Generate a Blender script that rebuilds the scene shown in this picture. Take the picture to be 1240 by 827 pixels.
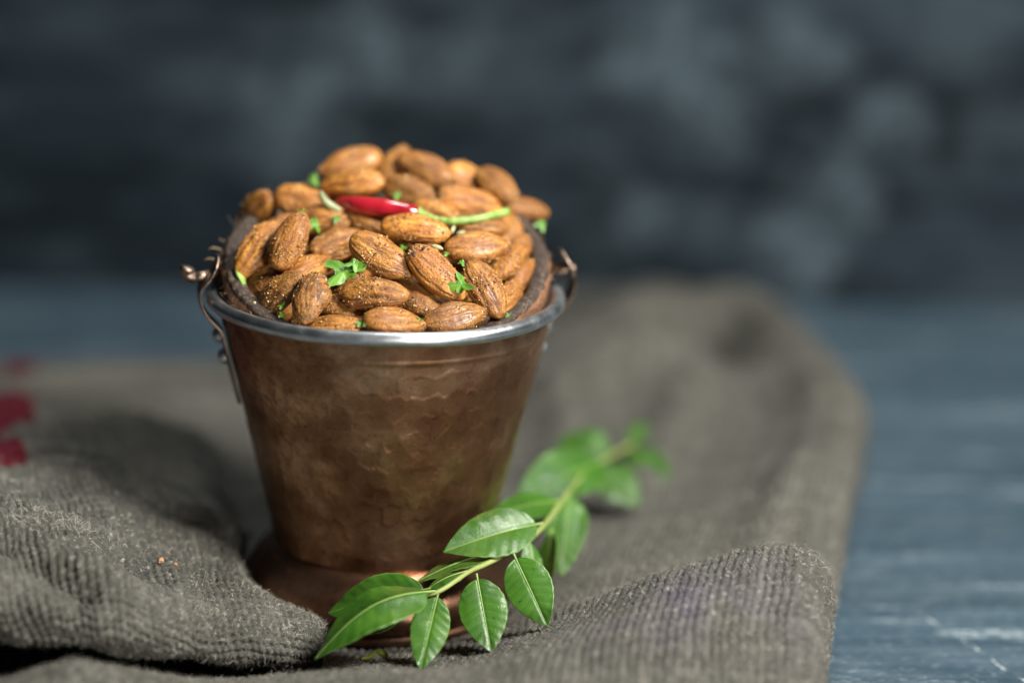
import bpy, math, random
import numpy as np
from mathutils import Vector, Matrix, Quaternion, noise

SC = bpy.context.scene
for o in list(bpy.data.objects):
    bpy.data.objects.remove(o)
COL = SC.collection
MM = 0.001                                    # all modelling below is in millimetres

# ------------------------------------------------------------------ camera
PITCH, YAW, ROLL = 0.2714, 0.0720, 0.0366
fw = Vector((math.sin(YAW)*math.cos(PITCH), math.cos(YAW)*math.cos(PITCH), -math.sin(PITCH)))
rt = Vector((math.cos(YAW), -math.sin(YAW), 0)); upv = rt.cross(fw)
r2 = rt*math.cos(ROLL)+upv*math.sin(ROLL); u2 = upv*math.cos(ROLL)-rt*math.sin(ROLL)
cam = bpy.data.cameras.new('camera'); camo = bpy.data.objects.new('camera', cam); COL.objects.link(camo)
m = Matrix((r2, u2, -fw)).transposed().to_4x4(); m.translation = Vector((0, -.6874, .2995)); camo.matrix_world = m
cam.sensor_width = 36; cam.lens = 36*2200/1240
cam.clip_start = .01; cam.clip_end = 50
cam.dof.use_dof = True; cam.dof.focus_distance = .664; cam.dof.aperture_fstop = 2.05
cam.dof.aperture_blades = 0
SC.camera = camo

# ------------------------------------------------------------------ world, lamps, exposure
W = bpy.data.worlds.new('World'); SC.world = W; W.use_nodes = True
bg = W.node_tree.nodes['Background']; bg.inputs[0].default_value = (.62, .80, 1, 1); bg.inputs[1].default_value = .018
def area(name, loc, target, size, power, col, sy=None):
    l = bpy.data.lights.new(name, 'AREA'); l.energy = power; l.color = col; l.size = size
    if sy: l.shape = 'RECTANGLE'; l.size_y = sy
    o = bpy.data.objects.new(name, l); COL.objects.link(o); o.location = loc
    o.rotation_euler = (Vector(target)-Vector(loc)).to_track_quat('-Z', 'Y').to_euler(); return o
area('window_light', (.58, -.43, .82), (.02, 0, .09), .24, 24, (1, .96, .90), .32)
area('added_low_fill', (.42, -1.02, .22), (.02, 0, .08), .16, 7, (1, .94, .86), .12)  # added low front fill to put a highlight on the copper body, no known source
area('ceiling_light', (.16, .30, 1.20), (.04, .02, .1), .18, 5, (.96, .99, 1))
SC.view_settings.view_transform = 'Standard'; SC.view_settings.look = 'None'
SC.view_settings.exposure = 0; SC.view_settings.gamma = 1; SC.view_settings.use_curve_mapping = False
SC.cycles.use_denoising = True
SC.cycles.max_bounces = 8

# ------------------------------------------------------------------ helpers
rng = np.random.default_rng(11); random.seed(3)
def tag(o, label=None, cat=None, group=None, kind=None):
    if label: o['label'] = label
    if cat: o['category'] = cat
    if group: o['group'] = group
    if kind: o['kind'] = kind
    return o
def empty(name, loc=(0, 0, 0)):
    o = bpy.data.objects.new(name, None); COL.objects.link(o); o.location = Vector(loc)*MM; o.empty_display_size = .01; return o
def data_mesh(name, V, Fc, mat=None, smooth=True, mats=None, midx=None, attrs=None):
    """V (n,3) in mm, Fc (m,k) int array of equal polygons or a list of polygons"""
    me = bpy.data.meshes.new(name); V = np.asarray(V, dtype=np.float32)*MM
    if isinstance(Fc, np.ndarray):
        k = Fc.shape[1]; n = len(Fc)
        me.vertices.add(len(V)); me.vertices.foreach_set('co', V.ravel())
        me.loops.add(n*k); me.loops.foreach_set('vertex_index', Fc.astype(np.int32).ravel())
        me.polygons.add(n); me.polygons.foreach_set('loop_start', np.arange(0, n*k, k, dtype=np.int32))
        me.update(calc_edges=True)
    else:
        me.from_pydata(V.tolist(), [], Fc)
    for mt in (mats or [mat]): me.materials.append(mt)
    if midx is not None: me.polygons.foreach_set('material_index', np.asarray(midx, dtype=np.int32))
    me.polygons.foreach_set('use_smooth', np.full(len(me.polygons), smooth))
    for an, av in (attrs or {}).items():
        a = me.attributes.new(an, 'FLOAT', 'POINT'); a.data.foreach_set('value', np.asarray(av, dtype=np.float32).ravel())
    me.validate(); me.update(); return me
def obj(name, me, parent=None):
    o = bpy.data.objects.new(name, me); COL.objects.link(o)
    if parent: o.parent = parent
    return o
def grid_faces(nu, nv, wrap_v=False):
    i = np.arange(nu-1)[:, None]; j = np.arange(nv if wrap_v else nv-1)[None, :]; j2 = (j+1) % nv
    return np.stack([i*nv+j, (i+1)*nv+j+0*i, (i+1)*nv+j2, i*nv+j2], -1).reshape(-1, 4)
def lathe(profile, n=128, close=False):
    P = np.array(profile, float); t = np.linspace(0, 2*np.pi, n, endpoint=False)
    V = np.stack([P[:, 0:1]*np.cos(t), P[:, 0:1]*np.sin(t), P[:, 1:2]+0*t], -1).reshape(-1, 3)
    Fc = grid_faces(len(P), n, True)[:, ::-1]
    if close:
        j = np.arange(n); a = (len(P)-1)*n
        Fc = np.concatenate([Fc, np.stack([a+(j+1) % n, 0*a+(j+1) % n, j, a+j], -1)])
    return V, Fc
def tube(path, rad, n=12, cap=True, flat=1.0):
    P = [Vector(p) for p in path]; rad = list(rad) if hasattr(rad, '__len__') else [rad]*len(P)
    V = []; Fc = []; prev = None
    for i, p in enumerate(P):
        d = (P[min(i+1, len(P)-1)]-P[max(i-1, 0)]).normalized()
        if prev is None:
            a = d.orthogonal().normalized()
        else:
            a = (prev-d*prev.dot(d)).normalized()
        prev = a; b = d.cross(a)
        for k in range(n):
            t = 2*math.pi*k/n; V.append(tuple(p+(a*math.cos(t)+b*math.sin(t)*flat)*rad[i]))
    for i in range(len(P)-1):
        for k in range(n): Fc.append((i*n+k, i*n+(k+1) % n, (i+1)*n+(k+1) % n, (i+1)*n+k))
    if cap: Fc.append(tuple(range(n))[::-1]); Fc.append(tuple((len(P)-1)*n+k for k in range(n)))
    return V, Fc
def spline(pts, n):
    P = np.array(pts, float); P = np.vstack([2*P[0]-P[1], P, 2*P[-1]-P[-2]]); out = []
    for i in range(1, len(P)-2):
        for t in np.linspace(0, 1, n, endpoint=False):
            a, b, c, d = P[i-1], P[i], P[i+1], P[i+2]
            out.append(.5*((2*b)+(-a+c)*t+(2*a-5*b+4*c-d)*t*t+(-a+3*b-3*c+d)*t**3))
    out.append(P[-2]); return np.array(out)
def vnoise(P, scale, seed=0, octaves=3):
    """smooth value noise on an (n,2|3) array, vectorised"""
    P = np.asarray(P, float)/scale; out = np.zeros(len(P)); amp = 1; tot = 0
    for o in range(octaves):
        Q = P*(2**o)+seed*17.3+o*5.1; I = np.floor(Q).astype(np.int64); f = Q-I; f = f*f*(3-2*f); k = P.shape[1]; acc = 0
        for c in range(2**k):
            w = 1; h = np.zeros(len(P), np.int64)
            for d in range(k):
                b = (c >> d) & 1; w = w*(f[:, d] if b else 1-f[:, d]); h = h*73856093 ^ (I[:, d]+b)*[19349663, 83492791, 2654435761][d]
            h = (h ^ (h >> 13))*1274126177 & 0x7fffffff; h = (h ^ (h >> 15))*668265263 & 0x7fffffff
            acc = acc+w*((h % 65521)/65521.)
        out += amp*(acc*2-1); tot += amp; amp *= .5
    return out/tot

# ------------------------------------------------------------------ materials
class NT:
    def __init__(s, name):
        s.m = bpy.data.materials.new(name); s.m.use_nodes = True; s.t = s.m.node_tree; s.b = s.t.nodes['Principled BSDF']
    def n(s, ty, **kw):
        q = s.t.nodes.new('ShaderNode'+ty)
        for k, v in kw.items():
            if k in q.inputs: s.put(q.inputs[k], v)
            elif isinstance(k, str) and k[0] == 'i' and k[1:].isdigit(): s.put(q.inputs[int(k[1:])], v)
            else: setattr(q, k, v)
        return q
    def put(s, sock, v):
        if isinstance(v, bpy.types.NodeSocket): s.t.links.new(v, sock)
        elif isinstance(v, bpy.types.Node): s.t.links.new(v.outputs[0], sock)
        else: sock.default_value = v
    def set(s, **kw):
        for k, v in kw.items(): s.put(s.b.inputs[k.replace('_', ' ')], v)
        return s.m
    def coord(s, scale=(1, 1, 1), out='Object', rot=(0, 0, 0)):
        c = s.n('TexCoord'); mp = s.n('Mapping', Scale=scale, Rotation=rot); s.t.links.new(c.outputs[out], mp.inputs[0]); return mp.outputs[0]
    def noise(s, vec, scale, detail=4, rough=.55, dist=0):
        q = s.n('TexNoise', Scale=scale, Detail=detail, Roughness=rough, Distortion=dist); s.put(q.inputs['Vector'], vec); return q.outputs[0]
    def ramp(s, fac, stops):
        q = s.n('ValToRGB'); e = q.color_ramp.elements
        while len(e) < len(stops): e.new(.5)
        for el, (p, c) in zip(e, stops): el.position = p; el.color = (*c, 1) if len(c) == 3 else c
        s.put(q.inputs[0], fac); return q.outputs[0]
    def rampv(s, fac, a, b, lo=0, hi=1):
        q = s.n('MapRange', i1=a, i2=b, i3=lo, i4=hi); s.put(q.inputs[0], fac); return q.outputs[0]
    def mix(s, fac, a, b, mode='MIX'):
        q = s.n('Mix', data_type='RGBA', blend_type=mode)
        for i, v in ((0, fac), (6, a), (7, b)):
            s.put(q.inputs[i], (*v, 1) if isinstance(v, tuple) and len(v) == 3 else v)
        return q.outputs[2]
    def math(s, op, a, b=0.0):
        q = s.n('Math', operation=op); s.put(q.inputs[0], a); s.put(q.inputs[1], b); return q.outputs[0]
    def bump(s, h, dist, strength=1.0, normal=None):
        q = s.n('Bump', Strength=strength, Distance=dist); s.put(q.inputs['Height'], h)
        if normal is not None: s.put(q.inputs['Normal'], normal)
        return q.outputs[0]
    def attr(s, name):
        q = s.n('Attribute', attribute_name=name); return q.outputs['Fac']

def mat_copper(name, c1, c2, c3, rlo=.28, rhi=.55, metal=1.0, facets=False):
    t = NT(name); v = t.coord()
    big = t.noise(v, 38, 5, .6); fine = t.noise(v, 260, 4, .65); brush = t.noise(t.coord((14, 14, 900)), 4, 3, .6)
    spots = t.noise(v, 900, 2, .5)
    if facets: big = t.math('ADD', t.math('MULTIPLY', big, .91), t.math('MULTIPLY', t.attr('facet'), .09))
    c = t.ramp(big, [(.30, c1), (.50, c2), (.68, c3)])
    c = t.mix(t.rampv(fine, .48, .75, 0, .5), c, tuple(x*.45 for x in c1))
    c = t.mix(t.rampv(spots, .68, .76, 0, .8), c, (.012, .008, .006))
    r = t.math('ADD', t.rampv(big, .3, .7, rhi, rlo), t.rampv(fine, .3, .7, -.06, .10))
    b = t.bump(brush, .00010, .4); b = t.bump(fine, .00012, .5, b)
    t.set(Base_Color=c, Metallic=metal, Roughness=r, Normal=b); return t.m
M_COPPER = mat_copper('aged_copper', (.115, .052, .024), (.33, .172, .090), (.70, .42, .26), .28, .46, .97, True)
M_FOOT = mat_copper('smooth_copper', (.10, .048, .027), (.22, .112, .066), (.36, .20, .13), .24, .42, .93)
t = NT('tinned_steel'); v = t.coord()
M_STEEL = t.set(Base_Color=t.ramp(t.noise(v, 90, 5, .6), [(.3, (.46, .49, .51)), (.7, (.74, .77, .79))]), Metallic=1.0,
    Roughness=t.rampv(t.noise(v, 160, 4), .3, .7, .30, .44), Normal=t.bump(t.noise(v, 500, 3), .0001, .25))
t = NT('dull_strap_metal'); v = t.coord()
M_STRAP = t.set(Base_Color=t.ramp(t.noise(v, 120, 4), [(.3, (.16, .115, .085)), (.7, (.36, .27, .21))]), Metallic=1.0, Roughness=t.rampv(t.noise(v, 200, 3), .3, .7, .28, .5))

# almond skin: the long axis of an almond is its local x
def mat_almond():
    t = NT('roasted_almond_skin'); v = t.coord((1, 1, 1)); vs = t.coord((.16, 1, 1))
    oi = t.n('ObjectInfo'); rnd = oi.outputs['Random']
    off = t.n('VectorMath', operation='ADD'); t.put(off.inputs[0], vs); cx = t.n('CombineXYZ'); t.put(cx.inputs[0], t.math('MULTIPLY', rnd, 3.)); t.put(off.inputs[1], cx)
    st = t.noise(off.outputs[0], 420, 5, .62, .3); bl = t.noise(off.outputs[0], 120, 3, .5)
    c = t.ramp(st, [(.28, (.18, .050, .006)), (.44, (.44, .160, .019)), (.60, (.66, .290, .042)), (.78, (.82, .46, .095))])
    c = t.mix(t.rampv(bl, .42, .75, 0, .5), c, (.25, .070, .014))
    c = t.mix(t.math('MULTIPLY', t.attr('groove'), .75), c, (.075, .022, .008))
    hsv = t.n('HueSaturation', Saturation=1.0); t.put(hsv.inputs['Color'], c); t.put(hsv.inputs['Value'], t.rampv(rnd, 0, 1, .62, 1.22)); c = hsv.outputs[0]
    sepc = t.n('SeparateColor'); t.put(sepc.inputs[0], oi.outputs['Color']); crust = t.math('SUBTRACT', 1.0, sepc.outputs[0])
    c = t.mix(t.math('MULTIPLY', crust, t.rampv(t.noise(v, 330, 4, .7), .32, .58)), c, (.17, .078, .022))
    sp = t.noise(v, 1500, 2, .7); dk = t.noise(v, 900, 3, .7)
    c = t.mix(t.rampv(dk, .56, .66, 0, .8), c, (.075, .030, .010))
    c = t.mix(t.rampv(sp, .62, .72, 0, .7), c, (.72, .46, .20))
    h = t.math('ADD', t.math('MULTIPLY', st, .8), t.math('ADD', t.math('MULTIPLY', sp, .6), t.math('MULTIPLY', dk, .6)))
    t.set(Base_Color=c, Roughness=t.rampv(dk, .35, .7, .32, .62), Normal=t.bump(h, .0007, 1.0), Coat_Weight=t.rampv(bl, .35, .6, .30, .05), Coat_Roughness=.22, Subsurface_Weight=.05, Subsurface_Radius=(.002, .001, .0005))
    return t.m
M_ALMOND = mat_almond()
t = NT('ground_spice'); g = t.n('NewGeometry')
M_SPICE = t.set(Base_Color=t.ramp(g.outputs['Random Per Island'], [(0, (.04, .016, .006)), (.45, (.20, .080, .020)), (.8, (.50, .26, .075)), (1, (.80, .58, .32))]), Roughness=.7)
t = NT('red_chilli_skin'); v = t.coord()
M_CHILLI = t.set(Base_Color=t.ramp(t.noise(v, 90, 3), [(.3, (.26, .006, .014)), (.7, (.50, .020, .034))]), Roughness=.16, Specular_IOR_Level=.6, Coat_Weight=.5, Coat_Roughness=.08, Normal=t.bump(t.noise(t.coord((.5, 1, 1)), 300, 4, .6), .0006, .45), Subsurface_Weight=.1, Subsurface_Radius=(.003, .0005, .0005))
t = NT('green_stalk'); v = t.coord()
M_STALK = t.set(Base_Color=t.ramp(t.noise(v, 200, 3), [(.3, (.15, .27, .04)), (.7, (.36, .52, .13))]), Roughness=.42)
t = NT('pale_stalk'); v = t.coord()
M_PALE = t.set(Base_Color=t.ramp(t.noise(v, 260, 3), [(.3, (.24, .27, .12)), (.7, (.45, .47, .28))]), Roughness=.5)
def mat_leaf(name, dark, light, rib, rough):
    t = NT(name); v = t.coord()
    c = t.ramp(t.noise(v, 60, 4), [(.3, dark), (.72, light)])
    c = t.mix(t.attr('vein'), c, rib)
    cell = t.n('TexVoronoi', feature='DISTANCE_TO_EDGE', Scale=900.0); t.put(cell.inputs['Vector'], v)
    h = t.math('ADD', t.rampv(cell.outputs['Distance'], 0, .12, 0, 1), t.math('MULTIPLY', t.noise(v, 700, 3), .8))
    c = t.mix(t.rampv(t.noise(v, 420, 2), .66, .72, 0, .6), c, tuple(x*.4 for x in dark))
    c = t.mix(t.rampv(t.noise(v, 95, 3), .55, .75, 0, .45), c, (light[0]*1.7, light[1]*1.25, light[2]))
    t.set(Base_Color=c, Roughness=t.rampv(t.noise(v, 150, 3), .3, .7, rough-.08, rough+.1), Normal=t.bump(h, .00005, .5), Specular_IOR_Level=.45,
          Transmission_Weight=0.0, Subsurface_Weight=.12, Subsurface_Radius=(.001, .002, .0005))
    return t.m
M_LEAF = mat_leaf('curry_leaf', (.020, .074, .007), (.052, .150, .013), (.15, .27, .055), .35)
M_RIB = NT('leaf_midrib').set(Base_Color=(.22, .34, .08, 1), Roughness=.45)
t = NT('sprig_stem'); v = t.coord()
M_STEM = t.set(Base_Color=t.ramp(t.noise(v, 120, 3), [(.3, (.16, .23, .055)), (.7, (.30, .36, .11))]), Roughness=.5)
M_HERB = mat_leaf('coriander_leaf', (.045, .14, .012), (.14, .32, .035), (.24, .40, .08), .36)
t = NT('fennel_seed'); M_FENNEL = t.set(Base_Color=t.ramp(t.noise(t.coord((1, 6, 6)), 300, 3), [(.35, (.24, .24, .09)), (.65, (.60, .56, .33))]), Roughness=.55)
t = NT('black_seed'); M_BLACK = t.set(Base_Color=(.022, .017, .018, 1), Roughness=.5)
# coconut
t = NT('coconut_shell_cut_edge'); v = t.coord()
M_SHELL = t.set(Base_Color=t.ramp(t.noise(v, 480, 6, .75), [(.3, (.010, .006, .004)), (.52, (.050, .032, .022)), (.72, (.24, .17, .115))]), Roughness=.62, Normal=t.bump(t.noise(v, 420, 5, .7), .0013, 1.0))
t = NT('coconut_husk_outside'); v = t.coord((1, 1, .35))
M_HUSK = t.set(Base_Color=t.ramp(t.noise(v, 240, 6, .7), [(.3, (.085, .036, .016)), (.55, (.26, .125, .060)), (.78, (.46, .30, .17))]), Roughness=.85, Normal=t.bump(t.noise(v, 380, 6, .75), .0014, 1.0))
t = NT('coconut_inside'); v = t.coord()
M_KERNEL = t.set(Base_Color=t.ramp(t.noise(v, 200, 4), [(.3, (.22, .16, .11)), (.7, (.50, .41, .31))]), Roughness=.6)
t = NT('coir_fibre'); g = t.n('NewGeometry')
M_COIR = t.set(Base_Color=t.ramp(g.outputs['Random Per Island'], [(0, (.12, .055, .025)), (1, (.48, .34, .20))]), Roughness=.8)
t = NT('orange_crumb'); M_CRUMB = t.set(Base_Color=(.38, .21, .10, 1), Roughness=.7)
M_BUD = NT('yellow_green_bud').set(Base_Color=(.38, .47, .05, 1), Roughness=.4)
# burlap
def mat_burlap():
    t = NT('grey_brown_burlap'); v = t.coord()
    tone = t.attr('yarn'); fib = t.noise(v, 1700, 4, .7); cl = t.noise(v, 26, 4, .6); mid = t.noise(v, 420, 3, .6)
    c = t.ramp(tone, [(0, (.015, .015, .013)), (.5, (.048, .048, .041)), (1, (.130, .128, .110))])
    c = t.mix(t.rampv(fib, .3, .75, 0, .55), c, (.19, .185, .163))
    c = t.mix(t.rampv(fib, .46, .28, 0, .7), c, (.022, .020, .017))
    c = t.mix(t.rampv(mid, .60, .70, 0, .75), c, (.33, .31, .265))
    c = t.mix(t.rampv(cl, .4, .7, 0, .30), c, (.078, .073, .059))
    c = t.mix(t.math('MULTIPLY', t.attr('red_print'), t.rampv(mid, .25, .55, .6, 1)), c, (.085, .0025, .011))
    c = t.mix(t.math('MULTIPLY', t.attr('purple_print'), .28), c, (.115, .085, .175))
    h = t.math('ADD', t.math('MULTIPLY', fib, .8), t.math('MULTIPLY', mid, .6))
    t.set(Base_Color=c, Roughness=.95, Specular_IOR_Level=.15, Normal=t.bump(h, .0006, 1.0), Sheen_Weight=0.0)
    return t.m
M_BURLAP = mat_burlap()
t = NT('burlap_fibre'); g = t.n('NewGeometry')
M_FUZZ = t.set(Base_Color=t.ramp(g.outputs['Random Per Island'], [(0, (.08, .075, .062)), (.6, (.28, .265, .22)), (1, (.62, .59, .52))]), Roughness=.8)

# painted table: blue-grey paint, horizontal brush strokes, pale worn streaks
def mat_table():
    t = NT('blue_grey_painted_board'); v = t.coord(); vs = t.coord((.10, 1, 1))
    br = t.noise(vs, 160, 5, .65); big = t.noise(vs, 22, 4, .6); dots = t.noise(t.coord((.45, 1, 1)), 520, 3, .6)
    c = t.ramp(big, [(.28, (.018, .035, .049)), (.55, (.036, .067, .092)), (.78, (.068, .110, .140))])
    c = t.mix(t.rampv(br, .42, .72, 0, .6), c, (.080, .120, .148))
    c = t.mix(t.rampv(dots, .56, .68, 0, .55), c, (.15, .195, .22))
    c = t.mix(t.rampv(dots, .42, .30, 0, .5), c, (.018, .028, .036))
    chip = t.math('MULTIPLY', t.rampv(t.noise(vs, 75, 5, .7), .57, .68), t.rampv(t.noise(v, 340, 4, .7), .42, .55))
    c = t.mix(t.math('MULTIPLY', chip, .8), c, (.34, .40, .42))
    # a long worn crack, pale where the paint has broken away
    sep = t.n('SeparateXYZ'); t.put(sep.inputs[0], v); x, y = sep.outputs[0], sep.outputs[1]
    wob = t.math('MULTIPLY', t.math('SUBTRACT', t.noise(v, 60, 3), .5), .006)
    d = t.math('ABSOLUTE', t.math('ADD', wob, t.math('ADD', t.math('MULTIPLY', x, CRACK[0]), t.math('ADD', t.math('MULTIPLY', y, CRACK[1]), CRACK[2]))))
    ck = t.math('MULTIPLY', t.rampv(d, .0008, .0003), t.math('MULTIPLY', t.rampv(t.noise(v, 190, 4, .7), .46, .56), t.rampv(y, -.006, -.016)))
    c = t.mix(ck, c, (.42, .47, .48))
    # two scraped streaks
    for (cx_, cy_, rx, ry, k) in ((.243, -.028, .020, .0042, .8), (.262, .148, .034, .006, .35), (.212, -.016, .016, .003, .3)):
        e = t.math('ADD', t.math('POWER', t.math('DIVIDE', t.math('SUBTRACT', x, cx_), rx), 2.0), t.math('POWER', t.math('DIVIDE', t.math('SUBTRACT', y, cy_), ry), 2.0))
        e = t.math('MULTIPLY', t.rampv(e, 1.3, .2, 0, k), t.rampv(t.noise(t.coord((.5, 1, 1)), 420, 4, .75), .42, .58))
        c = t.mix(e, c, (.36, .43, .45))
    h = t.math('ADD', br, t.math('MULTIPLY', dots, .8))
    t.set(Base_Color=c, Roughness=t.rampv(br, .3, .7, .42, .62), Normal=t.bump(h, .0004, .6), Specular_IOR_Level=.4)
    return t.m
# crack line through (222,-22) and (262,-75) mm
_a, _b = np.array([.2220, -.010]), np.array([.2440, -.0680]); _n = np.array([-(_b-_a)[1], (_b-_a)[0]]); _n /= np.linalg.norm(_n)
CRACK = (float(_n[0]), float(_n[1]), float(-_n@_a))
M_TABLE = mat_table()
def mat_wall():
    t = NT('dark_weathered_paint'); v = t.coord(); vs = t.coord((.35, 1, 1.2))
    big = t.noise(vs, 11, 4, .6, .4); mid = t.noise(vs, 36, 5, .65); ln = t.noise(t.coord((.06, 1, 1.0)), 60, 4, .6); fine = t.noise(v, 300, 4)
    c = t.ramp(big, [(.30, (.002, .0038, .006)), (.52, (.0075, .0130, .0185)), (.75, (.026, .039, .050))])
    c = t.mix(t.rampv(mid, .48, .72, 0, .6), c, (.046, .068, .083))
    c = t.mix(t.rampv(ln, .50, .75, 0, .55), c, (.036, .055, .068))
    # scuffed pale patches where the paint has rubbed thin: (x, z, radius) on the wall in metres
    acc = None
    for (x, z, r, k) in WALL_PATCHES:
        q = t.n('VectorMath', operation='DISTANCE'); jit = t.n('VectorMath', operation='MULTIPLY_ADD')
        nz = t.n('TexNoise', Scale=18.0, Detail=3.0); t.put(nz.inputs['Vector'], v); t.put(jit.inputs[0], nz.outputs['Color']); jit.inputs[1].default_value = (.13, 0, .09); t.put(jit.inputs[2], v)
        t.put(q.inputs[0], jit.outputs[0]); q.inputs[1].default_value = (x+.065, 0, z+.045)
        e = t.math('MULTIPLY', t.rampv(q.outputs['Value'], r, r*.15), k); acc = e if acc is None else t.math('MAXIMUM', acc, e)
    c = t.mix(t.math('MULTIPLY', acc, t.rampv(t.noise(v, 90, 4, .7), .38, .60, .25, 1)), c, (.080, .112, .132))
    t.set(Base_Color=c, Roughness=.8, Specular_IOR_Level=.12, Normal=t.bump(t.math('ADD', mid, fine), .002, .5)); return t.m
WALL_PATCHES = [(-0.061, 0.122, 0.054, 0.9), (-0.013, 0.162, 0.046, 0.8), (0.047, 0.15, 0.046, 0.6), (0.178, 0.17, 0.042, 0.8), (0.207, 0.143, 0.046, 0.9), (0.227, 0.124, 0.035, 0.8), (0.271, 0.17, 0.042, 0.7), (0.303, 0.087, 0.032, 0.9), (0.323, 0.124, 0.038, 0.7), (0.173, 0.053, 0.042, 0.7), (0.276, 0.038, 0.042, 0.9), (0.221, 0.06, 0.028, 0.5), (-0.12, 0.137, 0.046, 0.4), (0.377, 0.178, 0.046, 0.45), (0.4, 0.118, 0.035, 0.35), (0.138, 0.089, 0.046, 0.3), (0.096, 0.165, 0.046, 0.3)]
M_WALL = mat_wall()

# ------------------------------------------------------------------ the setting
def rough_sheet(n1, n2, fn):
    a = np.linspace(0, 1, n1); b = np.linspace(0, 1, n2); A, B = np.meshgrid(a, b, indexing='ij')
    return fn(A.ravel(), B.ravel()), grid_faces(n1, n2)
V, Fc = rough_sheet(2, 2, lambda a, b: np.stack([-900+1800*a, -600+1130*b, -3+0*a], -1))
table = tag(obj('table_top', data_mesh('table_top', V, Fc, M_TABLE)), 'blue grey painted board with pale worn streaks and scratches', kind='structure')
def wallf(a, b):
    x = -900+1800*a; z = -60+1000*b
    return np.stack([x, 0*x+1.2*vnoise(np.stack([x*.4, z], -1), 40, 3), z], -1)
V, Fc = rough_sheet(120, 80, wallf)
wall = obj('wall', data_mesh('wall', V, Fc[:, ::-1], M_WALL)); wall.location = (0, .511, 0); wall.rotation_euler.z = math.radians(-1.2)
tag(wall, 'dark blue black weathered wall with pale scuffed patches', kind='structure')

# ------------------------------------------------------------------ burlap sack
def tps(pts):
    P = np.array(pts, float); X = P[:, :2]/100; n = len(P)
    def K(A, B):
        r = np.sqrt(((A[:, None]-B[None])**2).sum(-1)); return np.where(r > 1e-9, r*r*np.log(r+1e-12), 0)
    A = np.zeros((n+3, n+3)); A[:n, :n] = K(X, X)+np.eye(n)*.004; A[:n, n] = 1; A[:n, n+1:] = X; A[n:, :n] = A[:n, n:].T
    w = np.linalg.solve(A, np.concatenate([P[:, 2], np.zeros(3)]))
    def f(x, y):
        x = np.asarray(x, float); sh = x.shape; Q = np.stack([x.ravel(), np.asarray(y, float).ravel()], -1)/100; out = np.empty(len(Q))
        for s in range(0, len(Q), 40000):
            q = Q[s:s+40000]; out[s:s+40000] = K(q, X)@w[:n]+w[n]+q@w[n+1:]
        return out.reshape(sh)
    return f
LOW = [(0, 0, -1)]+[(54*math.cos(a), 54*math.sin(a), -.6) for a in np.linspace(0, 2*math.pi, 9)[:-1]]+[
 (0, -74, 6), (-40, -84, 2), (-100, -92, 4), (-170, -88, 4), (30, -72, 9), (-20, -100, 13), (20, -104, 15),
 (-100, -124, 28), (11, -129, 26), (60, -125, 31), (109, -123, 37), (-200, -124, 28), (150, -125, 34), (-100, -160, 14), (0, -165, 16), (100, -165, 24), (150, -170, 20),
 (61, -80, 21), (102, -74, 39), (147, -70, 50), (126, -72, 46), (168, -52, 38), (160, -25, 22), (135, -35, 22), (100, -42, 20), (66, -25, 9), (62, 15, 5), (82, -50, 20), (118, -12, 16), (100, 10, 12), (110, 60, 9), (150, 40, 20), (185, 45, 22),
 (75, 60, 5), (120, 123, 6), (200, 110, 18), (225, 185, 18), (170, 190, 12), (150, 248, 26), (110, 235, 20), (135, 283, -2), (170, 300, 2), (150, 335, 26), (95, 320, 16), (215, 300, 24), (130, 395, 22), (220, 385, 26), (110, 455, 14), (225, 455, 16),
 (-80, 100, 6), (-150, 110, 8), (-100, 200, 15), (-200, 250, 14), (-60, 290, 12), (-140, 270, 15), (0, 110, 3), (0, 250, 8), (0, 400, 10), (-100, -40, 4), (-180, 0, 4), (-240, 100, 6), (60, 300, 12), (60, 180, 6), (-70, 0, 0)]
low = tps(LOW)
def weave(a, b, pitch, tone_seed):
    """plain weave of round yarns; a, b in mm. returns height (mm) and a tone per yarn"""
    a = a/pitch; b = b/pitch
    wob = .28*vnoise(np.stack([a, b], -1), 3.0, tone_seed, 3); wob2 = .28*vnoise(np.stack([a, b], -1), 4.0, tone_seed+3, 2)
    a = a+wob; b = b+wob2
    i = np.round(a); j = np.round(b); da = a-i; db = b-j
    si = np.where(i % 2 == 0, 1., -1.); sj = np.where(j % 2 == 0, 1., -1.)
    hw = lambda k, s: ((np.sin(k*12.9898+s*7.7)*43758.5453) % 1.0)
    ra = np.clip(.40+.06*hw(i, 1)+.13*vnoise(np.stack([i*13.7, b/2.2], -1), 1., tone_seed+21, 2)-.03, .24, .5); rb = np.clip(.40+.06*hw(j, 2)+.13*vnoise(np.stack([j*11.3, a/2.2], -1), 1., tone_seed+25, 2)-.03, .24, .5)
    h1 = si*np.cos(np.pi*b)*.60+(1.5*ra)*np.sqrt(np.clip(1-(da/ra)**2, 0, 1)); h1 = np.where(np.abs(da) < ra, h1, -.55)
    h2 = -sj*np.cos(np.pi*a)*.60+(1.5*rb)*np.sqrt(np.clip(1-(db/rb)**2, 0, 1)); h2 = np.where(np.abs(db) < rb, h2, -.55)
    h = np.maximum(h1, h2); tone = np.where(h1 > h2, hw(i, 5)*.75+.25*hw(j, 9), hw(j, 6)*.75+.25*hw(i, 4))
    tone = np.clip(tone*.7+.3*(.5+.6*vnoise(np.stack([a, b], -1), 1.3, tone_seed+8, 2)), 0, 1)
    return h*pitch*.46*(1.0+.45*vnoise(np.stack([a, b], -1), 5.5, tone_seed+31, 2)), tone
def grid_normals(G):
    du = np.gradient(G, axis=0); dv = np.gradient(G, axis=1); n = np.cross(du, dv); return n/(np.linalg.norm(n, axis=-1, keepdims=True)+1e-9)
XR = lambda y: np.interp(y, [-240, -120, -19, 100, 176, 240, 313, 463, 520], [132, 153, 182, 220, 245, 249, 238, 236, 236])
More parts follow.
